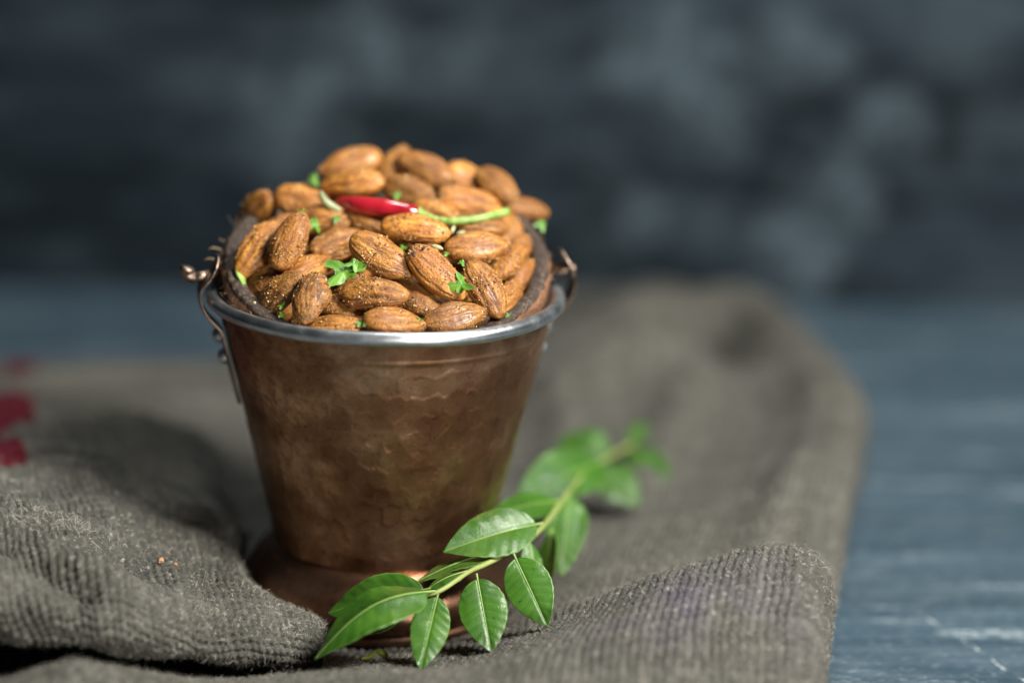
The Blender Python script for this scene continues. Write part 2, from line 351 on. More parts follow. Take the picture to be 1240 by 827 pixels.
ys = np.concatenate([np.arange(-190, -150, 1.0), np.arange(-150, 20, .5), np.arange(20, 120, .9), np.arange(120, 492, 1.6)])
WE = 13.
phi = np.linspace(-math.pi*.62, math.pi/2, 46)                      # the rolled right-hand edge, from underneath to the top
din = np.concatenate([np.arange(.5, 260, .56), np.arange(260, 500, 1.1)])
Y, D = np.meshgrid(ys, din, indexing='ij')
Xc = XR(Y)-WE-D
Zc = low(Xc, Y)+1.6*vnoise(np.stack([Xc.ravel(), Y.ravel()], -1), 34, 4, 3).reshape(Xc.shape)+6.5*np.clip((Xc-60)/60, 0, 1)*np.clip((Y+10)/60, 0, 1)*vnoise(np.stack([Xc.ravel()*1.2-Y.ravel()*.35, Y.ravel()*.45], -1), 62, 14, 2).reshape(Xc.shape)
def crease(x, y, a, b, h, w):
    a = np.array(a, float); d = np.array(b, float)-a; L2 = d@d; t = np.clip(((x-a[0])*d[0]+(y-a[1])*d[1])/L2, 0, 1)
    return h*np.exp(-((x-a[0]-t*d[0])**2+(y-a[1]-t*d[1])**2)/w**2)*(.75+.25*np.sin(t*3.1))
for args in (((92, 222), (165, 262), 22, 15), ((95, 258), (172, 300), -18, 15), ((98, 312), (190, 362), 12, 24), ((188, 40), (225, 190), 11, 22), ((228, 190), (215, 380), 12, 24),
             ((72, 30), (92, 190), 9, 12), ((112, 95), (165, 225), 9, 15), ((150, -12), (185, 80), 7, 11), ((88, -20), (150, 0), 6, 9), ((-150, 180), (-60, 215), 8, 12), ((-215, 215), (-110, 262), 7, 12), ((-200, 150), (-90, 140), 6, 12), ((20, 330), (70, 240), 10, 16)):
    Zc = Zc+crease(Xc, Y, *args)
Zc = np.maximum(Zc, -2.2)
rr = np.hypot(Xc, Y); Zc = np.where(rr < 57, np.minimum(Zc, -.9+np.clip(rr-50, 0, 99)*.12), Zc)
zin = np.maximum(Zc[:, 0], 6.0); Zc[:, 0] = zin
Zc = np.maximum(Zc, 0)*1.0+np.minimum(Zc, 0)
bl = np.clip(1-D/16, 0, 1); Zc = Zc*(1-bl)+bl*np.maximum(Zc, zin[:, None]*(1-.0*D))
Ph = phi[None, :]; b_ = (zin/2)[:, None]
XrE = (XR(ys)-WE)[:, None]+WE*np.cos(Ph); ZrE = b_-1.2+(b_+1.2)*np.sin(Ph)
GX = np.concatenate([XrE, Xc], 1); GY = np.repeat(ys[:, None], GX.shape[1], 1); GZ = np.concatenate([ZrE, Zc], 1)
BK = np.interp(GX, [-260, -120, -40, 20, 80, 400], [285, 292, 310, 400, 470, 475])
edge = np.clip((BK-GY)/14, 0, 1); GZ = np.where(GY > 60, GZ*np.sqrt(np.clip(1-(1-edge)**2, 0, 1))-2.0*(1-edge), GZ)
G = np.stack([GX, GY, GZ], -1); Nn = grid_normals(G); Nn *= np.sign(np.median(Nn[..., 2]))
seg = np.concatenate([np.zeros((len(ys), 1)), np.cumsum(np.linalg.norm(np.diff(G, axis=1), axis=-1), 1)], 1)
cu = seg-seg[:, 46:47]-0.0; cv = GY*.80                           # warp runs along the right-hand edge
h, tone = weave(cu.ravel(), cv.ravel(), 3.15, 2)
G = G+Nn*h.reshape(GX.shape)[..., None]
def in_poly(x, y, poly):
    ins = np.zeros(x.shape, bool); n = len(poly)
    for i in range(n):
        (x1, y1), (x2, y2) = poly[i], poly[(i+1) % n]
        ins ^= ((y1 > y) != (y2 > y)) & (x < (x2-x1)*(y-y1)/(y2-y1+1e-9)+x1)
    return ins
RED = [[(-206, 280), (-190, 282), (-184, 244), (-198, 240)], [(-240, 172), (-174, 186), (-156, 96), (-170, 84), (-158, 62), (-145, 34), (-145, 4), (-215, -34)]]
red = sum(in_poly(GX, GY, p) for p in RED).astype(float)
pur = np.exp(-(((GX-112)/34)**2+((GY+104)/22)**2))*(.5+.8*vnoise(np.stack([GX.ravel(), GY.ravel()], -1), 12, 7, 2).reshape(GX.shape))
Fc = grid_faces(*GX.shape); keep = (GY < BK).ravel()[Fc].all(1); Fc = Fc[keep]
if Nn[..., 2].mean() > 0 and np.median(grid_normals(G)[..., 2]) < 0: Fc = Fc[:, ::-1]
sack = tag(empty('burlap_sack'), 'rumpled grey brown burlap sack spread under the copper bucket', 'sack')
low_o = obj('lower_layer', data_mesh('lower_layer', G.reshape(-1, 3), Fc, M_BURLAP, attrs=dict(yarn=tone, red_print=red.ravel(), purple_print=np.clip(pur, 0, 1).ravel())), sack)
LOWG = (G, Nn)

# the folded flap on the left, with a rolled front edge hanging over the lower layer
xs = np.arange(-262, -21, .55)
def cint(x, xp, yp):
    P = spline(np.stack([xp, yp], -1), 12); return np.interp(x, P[:, 0], P[:, 1])
yR = cint(xs, [-262, -200, -150, -115, -85, -60, -42, -20], [-58, -58, -60, -62, -64, -66, -68, -72])
yF = cint(xs, [-262, -200, -150, -115, -85, -60, -42, -20], [-92, -94, -98, -102, -98, -90, -84.5, -78])
Ht = cint(xs, [-262, -200, -150, -115, -85, -60, -42, -20], [54, 55, 54, 50, 38, 29, 24.5, 16])
Zb = cint(xs, [-262, -200, -150, -115, -85, -60, -42, -20], [23, 22, 20, 17, 12, 5.5, 3, 2])
yB = np.interp(xs, [-262, -120, -90, -74, -62, -58, -54, -45, -35, -21], [260, 240, 200, 140, 70, 10, -22, -37, -46, -53])
tb = np.linspace(0, 1, 260)                                          # back to ridge
pr = np.linspace(math.pi/2, -math.pi*.75, 190)                       # round the front
Yb = yB[:, None]+(yR-yB)[:, None]*tb[None]
zback = low(xs, yB)-4
zback = np.where(xs > -62, np.interp(xs, [-62, -54, -26], [4, 14, 8]), zback)
sh = np.interp(tb, np.linspace(0, 1, 9), [0, .16, .34, .50, .62, .73, .85, .96, 1.0]); sh = np.convolve(np.pad(sh, 12, mode='edge'), np.ones(25)/25, 'valid')
lin = np.clip((xs+95)/35, 0, 1)[:, None]
Zf = zback[:, None]+(Ht-zback)[:, None]*((1-lin)*sh[None]+lin*np.sin(tb*math.pi/2)[None])
zc = (Ht+Zb)/2; a_ = (yR-yF)[:, None]; b_ = ((Ht-Zb)/2)[:, None]
Yr = yR[:, None]-a_*np.sign(np.cos(pr))*np.abs(np.cos(pr))**.85; Zr = zc[:, None]+b_*np.sin(pr)
GY = np.concatenate([Yb, Yr[:, 1:]], 1); GZ = np.concatenate([Zf, Zr[:, 1:]], 1); GX = np.repeat(xs[:, None], GY.shape[1], 1)
G = np.stack([GX, GY, GZ], -1); Nn = grid_normals(G); Nn *= np.sign(np.median(Nn[:, 60, 2]))
P3 = G.reshape(-1, 3)
def seg_dist(P, a, b):
    a = np.array(a, float); b = np.array(b, float); d = b-a; t = np.clip(((P-a)@d)/(d@d), 0, 1); return np.linalg.norm(P-(a+t[:, None]*d), axis=1), t
PA = P3@np.array([[.75, .25, 0], [-.45, 1.3, 0], [.3, 0, 1.2]])
rid = 1-np.abs(vnoise(PA, 40, 6, 2))*2.4; rid2 = 1-np.abs(vnoise(PA, 17, 19, 2))*2.2
disp = 4.2*(rid-.45)+1.5*(rid2-.45)+.9*vnoise(P3, 12, 9, 2)
d, q = seg_dist(P3, (-150, -60, 58), (-112, -64, 50)); disp += 4.5*np.exp(-(d/7)**2)
d, q = seg_dist(P3, (-146, -76, 52), (-104, -96, 40)); disp -= 9*np.exp(-(d/5.5)**2)*(.4+.6*q)
d, q = seg_dist(P3, (-100, -92, 44), (-88, -90, 26)); disp += 5*np.exp(-(d/14)**2)
d, q = seg_dist(P3, (-92, -78, 38), (-66, -84, 20)); disp -= 3.0*np.exp(-(d/7)**2)
fade = np.clip((P3[:, 0]+30)/-30, 0, 1); disp *= .25+.75*fade
G = G+Nn*disp.reshape(GX.shape)[..., None]
rr = np.hypot(G[..., 0], G[..., 1]); k = np.where(rr < 57.5, 57.5/np.maximum(rr, 1), 1.); G[..., 0] *= k; G[..., 1] *= k
Nn = grid_normals(G); Nn *= np.sign(np.median(Nn[:, 60, 2]))
cv = np.concatenate([np.zeros((len(xs), 1)), np.cumsum(np.linalg.norm(np.diff(G, axis=1), axis=-1), 1)], 1); cv = cv-cv[:, 259:260]
cu = GX*1.12
h, tone = weave((cu*.94-cv*.34).ravel(), (cu*.34+cv*.94).ravel(), 2.9, 5)
G = G+Nn*h.reshape(GX.shape)[..., None]
red = sum(in_poly(GX, GY, p) for p in RED).astype(float)
Fc = grid_faces(*GX.shape)
if np.median(grid_normals(G)[:, 60, 2]) < 0: Fc = Fc[:, ::-1]
flap = obj('folded_flap', data_mesh('folded_flap', G.reshape(-1, 3), Fc, M_BURLAP, attrs=dict(yarn=tone, red_print=red.ravel(), purple_print=0*red.ravel())), sack)

def fibres(name, P, N, L, thick, mat, parent, curl=.5):
    """thin bent ribbons standing on points P with normals N"""
    n = len(P); T = rng.normal(size=(n, 3)); T -= (T*N).sum(1, keepdims=True)*N; T /= np.linalg.norm(T, axis=1, keepdims=True)+1e-9
    L = L[:, None]; S = np.cross(N, T)+.6*rng.normal(size=(n, 3)); S /= np.linalg.norm(S, axis=1, keepdims=True)+1e-9; S *= thick
    k = rng.uniform(.3, 1.3, (n, 1))
    p0 = P-N*.3; p1 = P+(N*.35*k+T*.40)*L; p2 = P+(N*.42*k+T*.85+.25*curl*rng.normal(size=(n, 3)))*L
    V = np.stack([p0-S, p0+S, p1+S*.8, p1-S*.8, p2+S*.3, p2-S*.3], 1).reshape(-1, 3); i = np.arange(n)[:, None]*6
    Fc = np.concatenate([i+np.array([[0, 1, 2, 3]]), i+np.array([[3, 2, 4, 5]])])
    return tag(obj(name, data_mesh(name, V, Fc, mat), parent), kind='stuff')
def pick(G, Nn, mask, n):
    idx = np.flatnonzero(mask.ravel()); s = rng.choice(idx, min(n, len(idx)), replace=False); return G.reshape(-1, 3)[s], Nn.reshape(-1, 3)[s]
Gl, Nl = LOWG
P, N = pick(Gl, Nl, (Gl[..., 1] < 40) & (np.hypot(Gl[..., 0], Gl[..., 1]) > 60) & (Gl[..., 0] > -140), 40000)
fibres('loose_fibre', P, N, rng.uniform(1.2, 3.6, len(P)), .045, M_FUZZ, sack)
P, N = pick(G, Nn, (G[..., 1] < 20), 22000)
fibres('loose_fibre', P, N, rng.uniform(1.2, 3.4, len(P)), .045, M_FUZZ, sack)
d, q = seg_dist(G.reshape(-1, 3), (-165, -60, 58), (-112, -64, 50)); P, N = pick(G, Nn, (d < 7).reshape(GX.shape), 2200)
fibres('loose_fibre', P, N, rng.uniform(3, 7, len(P)), .06, M_FUZZ, sack)

# ------------------------------------------------------------------ copper bucket
bucket = tag(empty('bucket'), 'small hammered copper bucket with a rolled grey steel rim', 'bucket')
RJ, ZJ, RT, ZT, RR = 43.0, 26.6, 65.3, 126.0, 67.0
nz_, nt_ = 150, 560
zz = np.linspace(ZJ, ZT, nz_); th = np.linspace(0, 2*np.pi, nt_, endpoint=False); TH, ZZ = np.meshgrid(th, zz); TH, ZZ = TH, ZZ
rad = RJ+(RT-RJ)*(ZZ-ZJ)/(ZT-ZJ)
def hammered(TH, ZZ, rad):
    """rows of overlapping hammer facets, jittered"""
    rows = 13; vv = (ZZ-ZJ)/(ZT-ZJ)*rows; best = np.full(TH.shape, 9.); out = np.zeros(TH.shape); ton = np.zeros(TH.shape)
    j0 = np.floor(vv)
    for dj in (-1, 0, 1):
        j = j0+dj; cnt = 50.; uu = TH/(2*np.pi)*cnt+.5*(j % 2); i0 = np.floor(uu)
        for di in (-1, 0, 1):
            i = i0+di; im = np.mod(i, cnt)
            hx = (np.sin(im*12.9898+j*78.233)*43758.5453) % 1; hy = (np.sin(im*39.346+j*11.135)*24634.63) % 1; hd = (np.sin(im*7.13+j*51.7)*9751.3) % 1
            dd = ((uu-(i+.5+.5*(hx-.5)))**2/.85+(vv-(j+.5+.5*(hy-.5)))**2)
            new = dd < best; best = np.where(new, dd, best); h2 = (np.sin(im*91.7+j*23.9)*5731.9) % 1
            pl_ = (uu-(i+.5+.5*(hx-.5)))*(hd-.5)*1.5+(vv-(j+.5+.5*(hy-.5)))*(h2-.5)*1.7; out = np.where(new, pl_, out); ton = np.where(new, (hx+h2)*.5, ton)
    return out-.55*np.clip(1-best/.75, 0, 1), ton
dent, facet = hammered(TH, ZZ, rad); dent = dent*.34
dent *= np.clip((ZZ-ZJ)/4, 0, 1)*np.clip((ZT-9-ZZ)/3, .15, 1)
dent += .30*np.exp(-((ZZ-(ZT-10.2))/.5)**2)
rad = rad+dent+.25*np.cos(2*TH+.6)
V = np.stack([rad*np.cos(TH), rad*np.sin(TH), ZZ], -1).reshape(-1, 3)
Fc = grid_faces(nz_, nt_, True)[:, ::-1]
body = obj('body', data_mesh('body', V, Fc, M_COPPER, attrs=dict(facet=facet.ravel())), bucket)
foot_p = [(40, 27.2), (43.0, 26.9), (44.6, 26.2), (46.2, 24.4), (47.6, 22.2), (49.4, 20.2), (51.6, 18.0), (53.4, 15.4), (54.4, 12.6), (54.6, 10), (54.0, 7.6), (52.8, 5.8), (51.6, 5.0),
          (51.9, 4.2), (52.5, 3.0), (52.4, 1.4), (51.4, .3), (50.0, 0), (48.6, .4), (48.4, 2), (47.5, 12), (43, 20), (38, 24)]
P = spline(foot_p, 4); V, Fc = lathe(P, 160); obj('foot', data_mesh('foot', V, Fc, M_FOOT), bucket)
rim_p = [(RR+2.75*math.cos(a)*.95, ZT+2.75*math.sin(a)) for a in np.linspace(0, 2*math.pi, 28, endpoint=False)]
V, Fc = lathe(rim_p, 220, True); ang = np.arctan2(V[:, 1], V[:, 0]); V[:, 2] += .18*np.sin(3*ang+1)+.1*np.sin(7*ang); V[:, :2] *= (1+.0018*np.sin(5*ang))[:, None]
obj('rim', data_mesh('rim', V, Fc, M_STEEL), bucket)
V, Fc = lathe([(65.4, 126), (63.6, 124), (60.2, 112), (42, 34), (40.5, 31), (1, 30.5)], 128); obj('inner_wall', data_mesh('inner_wall', V, Fc[:, ::-1], M_STEEL), bucket)
def lug(az, lean, out=0.0):
    """riveted strap with an eye on top; local x points outwards from the bucket axis"""
    ca, sa = math.cos(az), math.sin(az)
    W3 = lambda p: (p[0]*ca-p[1]*sa, p[0]*sa+p[1]*ca, p[2])
    rb = lambda z: RJ+(RT-RJ)*(z-ZJ)/(ZT-ZJ)
    prof = [(rb(84)+.5, 84), (rb(92)+.9, 92), (rb(100)+1.0, 100), (rb(108)+1.0, 108), (rb(114)+1.4, 114), (67.8+.2*out, 118.6), (70.2+.6*out, 122.4), (71.3+out, 126.5), (70.9+1.3*out, 130.5), (69.2+lean+1.3*out, 134.5), (67.6+1.6*lean+out, 138.5), (66.8+2*lean+.4*out, 142.5)]
    wid = [1.2, 4.0, 6.0, 6.4, 5.8, 5.0, 4.8, 5.0, 5.8, 6.6, 6.2, 2.8]
    C = spline([(a, b, w) for (a, b), w in zip(prof, wid)], 5); nC = len(C)
    tx = np.gradient(C[:, 0]); tz = np.gradient(C[:, 1]); ln = np.hypot(tx, tz); nx, nzv = tz/ln, -tx/ln
    V = []; ny = 9
    for side in (0, 1):
        for i in range(nC):
            for k in range(ny):
                q = -1+2*k/(ny-1); y = q*C[i, 2]; crv = -(y*y)/(2*60.) if C[i, 1] < 118 else 0
                o = (0.0 if side == 0 else 1.3)-(.35*abs(q)**4 if side else 0)
                V.append(W3((C[i, 0]+nx[i]*o+crv, y, C[i, 1]+nzv[i]*o)))
    f0 = grid_faces(nC, ny); n1 = nC*ny; Fc = np.concatenate([f0, f0[:, ::-1]+n1])
    loop = [i*ny for i in range(nC)]+[(nC-1)*ny+k for k in range(1, ny)]+[i*ny+ny-1 for i in range(nC-2, -1, -1)]+[k for k in range(ny-2, 0, -1)]
    L = np.array(loop); L2 = np.roll(L, -1); Fc = np.concatenate([Fc, np.stack([L2, L, L+n1, L2+n1], -1)])
    br = obj('handle_bracket', data_mesh('handle_bracket', V, Fc, M_STRAP), bucket)
    for zr in (111.5, 103.0):
        Pp = [(0, 3.4), (1.4, 3.2), (2.5, 2.4), (3.1, 1.2), (3.2, 0), (3.0, -.6)]
        V, Fc = lathe(Pp, 20); V = np.array([W3((rb(zr)+1.9+p[2], p[0], zr+p[1])) for p in V]); obj('rivet', data_mesh('rivet', V, Fc, M_STEEL), br)
    return br
AZL, AZR = math.pi+math.radians(10), math.radians(9)
lug(AZL, -1.3); lug(AZR, .3, 2.6)
# bail: comes out through the left eye with a curled end, lies back on the rim behind the coconut shell
pl = lambda az, r, z, s=0: (r*math.cos(az)-s*math.sin(az), r*math.sin(az)+s*math.cos(az), z)
path = [pl(AZL, 76.0, 138.6), pl(AZL, 76.6, 136.4), pl(AZL, 75.6, 134.6), pl(AZL, 73.4, 134.3), pl(AZL, 70.5, 134.6), pl(AZL-.06, 67.4, 134.2), pl(AZL-.14, 67.0, 132.6)]
for k in range(1, 16):
    a = AZL-.14+(AZR+.16-AZL+.14)*k/16; path.append(pl(a, 67.3, 131.3))
path += [pl(AZR+.16, 67.0, 132.4), pl(AZR+.06, 67.3, 134), pl(AZR, 69.5, 134.6), pl(AZR, 75.0, 134.6)]
C = spline(path, 6); rads = np.full(len(C), 2.3); rads[:8] = [2.0, 2.7, 3.0, 3.1, 3.0, 2.8, 2.6, 2.4]
V, Fc = tube(C, rads, 14); obj('bail_handle', data_mesh('bail_handle', V, Fc, M_STRAP), bucket)

# ------------------------------------------------------------------ coconut shell standing in the bucket
TL = math.radians(20)
def shell_xf(P):
    P = np.asarray(P, float); c, s = math.cos(TL), math.sin(TL)
    x, y, z = P[:, 0], P[:, 1], P[:, 2]; return np.stack([x, y*c-z*s, y*s+z*c], -1)+np.array([0, 0, 141.])
shell = tag(empty('coconut_shell', (0, 0, 0)), 'dark brown half coconut shell sitting in the bucket and holding the almonds', 'coconut shell')
nT = 420; th = np.linspace(0, 2*np.pi, nT, endpoint=False)
def ring(r, z, wob, sd):
    w = vnoise(np.stack([np.cos(th)*40, np.sin(th)*40], -1), 9, sd, 3)+1.2*vnoise(np.stack([np.cos(th)*40, np.sin(th)*40], -1), 2.0, sd+4, 2)
    return np.stack([(r+wob*w)*np.cos(th), (r+wob*w)*np.sin(th), z+wob*.8*np.roll(w, 31)], -1)
def shell_part(rings, mat, name, flip=False):
    V = shell_xf(np.concatenate(rings)); Fc = grid_faces(len(rings), nT, True)
    return obj(name, data_mesh(name, V, Fc if flip else Fc[:, ::-1], mat), shell)
outer = [ring(math.sqrt(max(63.6**2-z*z, 0))-.9*(z > -1), z, .55, 3) for z in (-58, -50, -42, -34, -27, -21, -16, -12, -9, -6.5, -4, -2, -.6)]
shell_part(outer, M_HUSK, 'husk_outside')
shell_part([ring(62.6, -1.0, .55, 3), ring(62.3, .5, .5, 3), ring(61, 1.1, .5, 5), ring(59.6, .9, .5, 6), ring(57.6, .6, .5, 8), ring(56.6, -.5, .4, 8), ring(56.3, -2.2, .3, 8)], M_SHELL, 'cut_edge')
shell_part([ring(56.4, -2.0, .3, 8)]+[ring(math.sqrt(max(56.4**2-z*z, 0)), z, .2, 9) for z in (-6, -12, -20, -30, -40, -50, -55.5)], M_KERNEL, 'inside_wall')
Po = np.concatenate(outer[5:]); Nn_ = Po/np.linalg.norm(Po, axis=1, keepdims=True); s = rng.choice(len(Po), 900); 
c_, s_ = math.cos(TL), math.sin(TL); rotn = lambda Q: np.stack([Q[:, 0], Q[:, 1]*c_-Q[:, 2]*s_, Q[:, 1]*s_+Q[:, 2]*c_], -1)
fibres('coir_fibre', shell_xf(Po[s]), rotn(Nn_[s]), rng.uniform(2, 6, len(s)), .09, M_COIR, shell)
for (a, L) in ((183, 7), (176, 6)):
    a = math.radians(a); p = shell_xf(np.array([[63*math.cos(a), 63*math.sin(a), -3.0]]))[0]
    pts = [p, p+np.array([-L*.35, 0, 1.6]), p+np.array([-L*.75, -1, 2.4]), p+np.array([-L, -1, 1.6])]
    V, Fc = tube(spline(pts, 4), np.linspace(.35, .15, 13), 6); obj('loose_strand', data_mesh('loose_strand', V, Fc, M_COIR), shell)

# ------------------------------------------------------------------ almonds
def wprof(s): return np.clip(s, 0, 1)**.5*np.clip(1-s, 0, 1)**.60/.4983
def almond_mesh(seed, wr):
    """unit almond: length 24.5, width 14, thickness 9.2 mm, pointed end at +x, wrinkled lengthwise"""
    r = np.random.default_rng(seed); nu, nv = 46, 72
    s = .5-.5*np.cos(np.linspace(0, math.pi, nu)); s = .004+s*.992; t = np.linspace(0, 2*np.pi, nv, endpoint=False); S, T = np.meshgrid(s, t, indexing='ij')
    w = wprof(S); X = (S-.5)*24.5
    bend = .5*np.sin(S*math.pi)*r.uniform(-1, 1)
    warp = T+.10*np.sin(2.2*np.pi*S+r.uniform(0, 6))+.07*np.sin(3*T+r.uniform(0, 6))
    g = np.zeros(S.shape)
    for k in range(17):
        t0 = r.uniform(0, 2*np.pi); a = r.uniform(.35, 1); sa, sb = r.uniform(-.05, .35), r.uniform(.6, 1.05); wd = r.uniform(.035, .09)
        dth = np.angle(np.exp(1j*(warp-t0-.28*r.uniform(-1, 1)*(S-.5)-.10*np.sin(S*r.uniform(5, 9)+r.uniform(0, 6)))))
        g = np.maximum(g, a*np.exp(-(dth/wd)**2)*np.clip((S-sa)/.12, 0, 1)*np.clip((sb-S)/.12, 0, 1))
    fine = .5+.5*np.sin(warp*27+2*np.sin(S*6+r.uniform(0, 6))+r.uniform(0, 6))*np.sin(warp*7+S*3)
    nP = np.stack([X.ravel(), (w*7*np.cos(T)).ravel(), (w*4.6*np.sin(T)).ravel()], -1)
    lump = vnoise(nP, 6.5, seed, 2).reshape(S.shape)
    d = -wr*.48*g+wr*.20*fine+wr*.95*lump
    ry = w*7+d*np.clip(w*1.6, 0, 1); rz = w*4.6+d*np.clip(w*1.6, 0, 1)
    Yv = ry*np.sign(np.cos(T))*np.abs(np.cos(T))**1.0; Zv = rz*np.sin(T)+bend
    V = np.stack([X, Yv, Zv], -1).reshape(-1, 3); Fc = grid_faces(nu, nv, True)[:, ::-1]
    me = data_mesh('almond', V, Fc, M_ALMOND, attrs=dict(groove=np.clip(g*1.0+.35*(fine < .25), 0, 1).ravel()))
    # spice crumbs clinging to the skin
    n = 330; cand = np.arange(nv*4, nv*(nu-4)); pw = np.clip(.15+vnoise(V[cand], 5.0, seed+40, 2)*2.2, .04, 1)**2; idx = r.choice(cand, n, p=pw/pw.sum()); P = V[idx]; q = []; fl = []
    oct_ = np.array([[1, 0, 0], [-1, 0, 0], [0, 1, 0], [0, -1, 0], [0, 0, 1], [0, 0, -1]], float); of = np.array([[0, 2, 4], [2, 1, 4], [1, 3, 4], [3, 0, 4], [2, 0, 5], [1, 2, 5], [3, 1, 5], [0, 3, 5]])
    for i, p in enumerate(P):
        sz = r.uniform(.14, .46)*(1.5 if r.random() < .07 else 1); q.append(p+oct_@np.linalg.qr(r.normal(size=(3, 3)))[0]*sz*r.uniform(.6, 1.4, (6, 1))); fl.append(of+6*i)
    cm = data_mesh('spice_crumbs', np.concatenate(q), np.concatenate(fl), M_SPICE, smooth=False)
    return me, cm
ALM = [almond_mesh(20+i, w) for i, w in enumerate((.9, 1.1, .75, 1.3, 1.0, .85, 1.2, 1.6))]
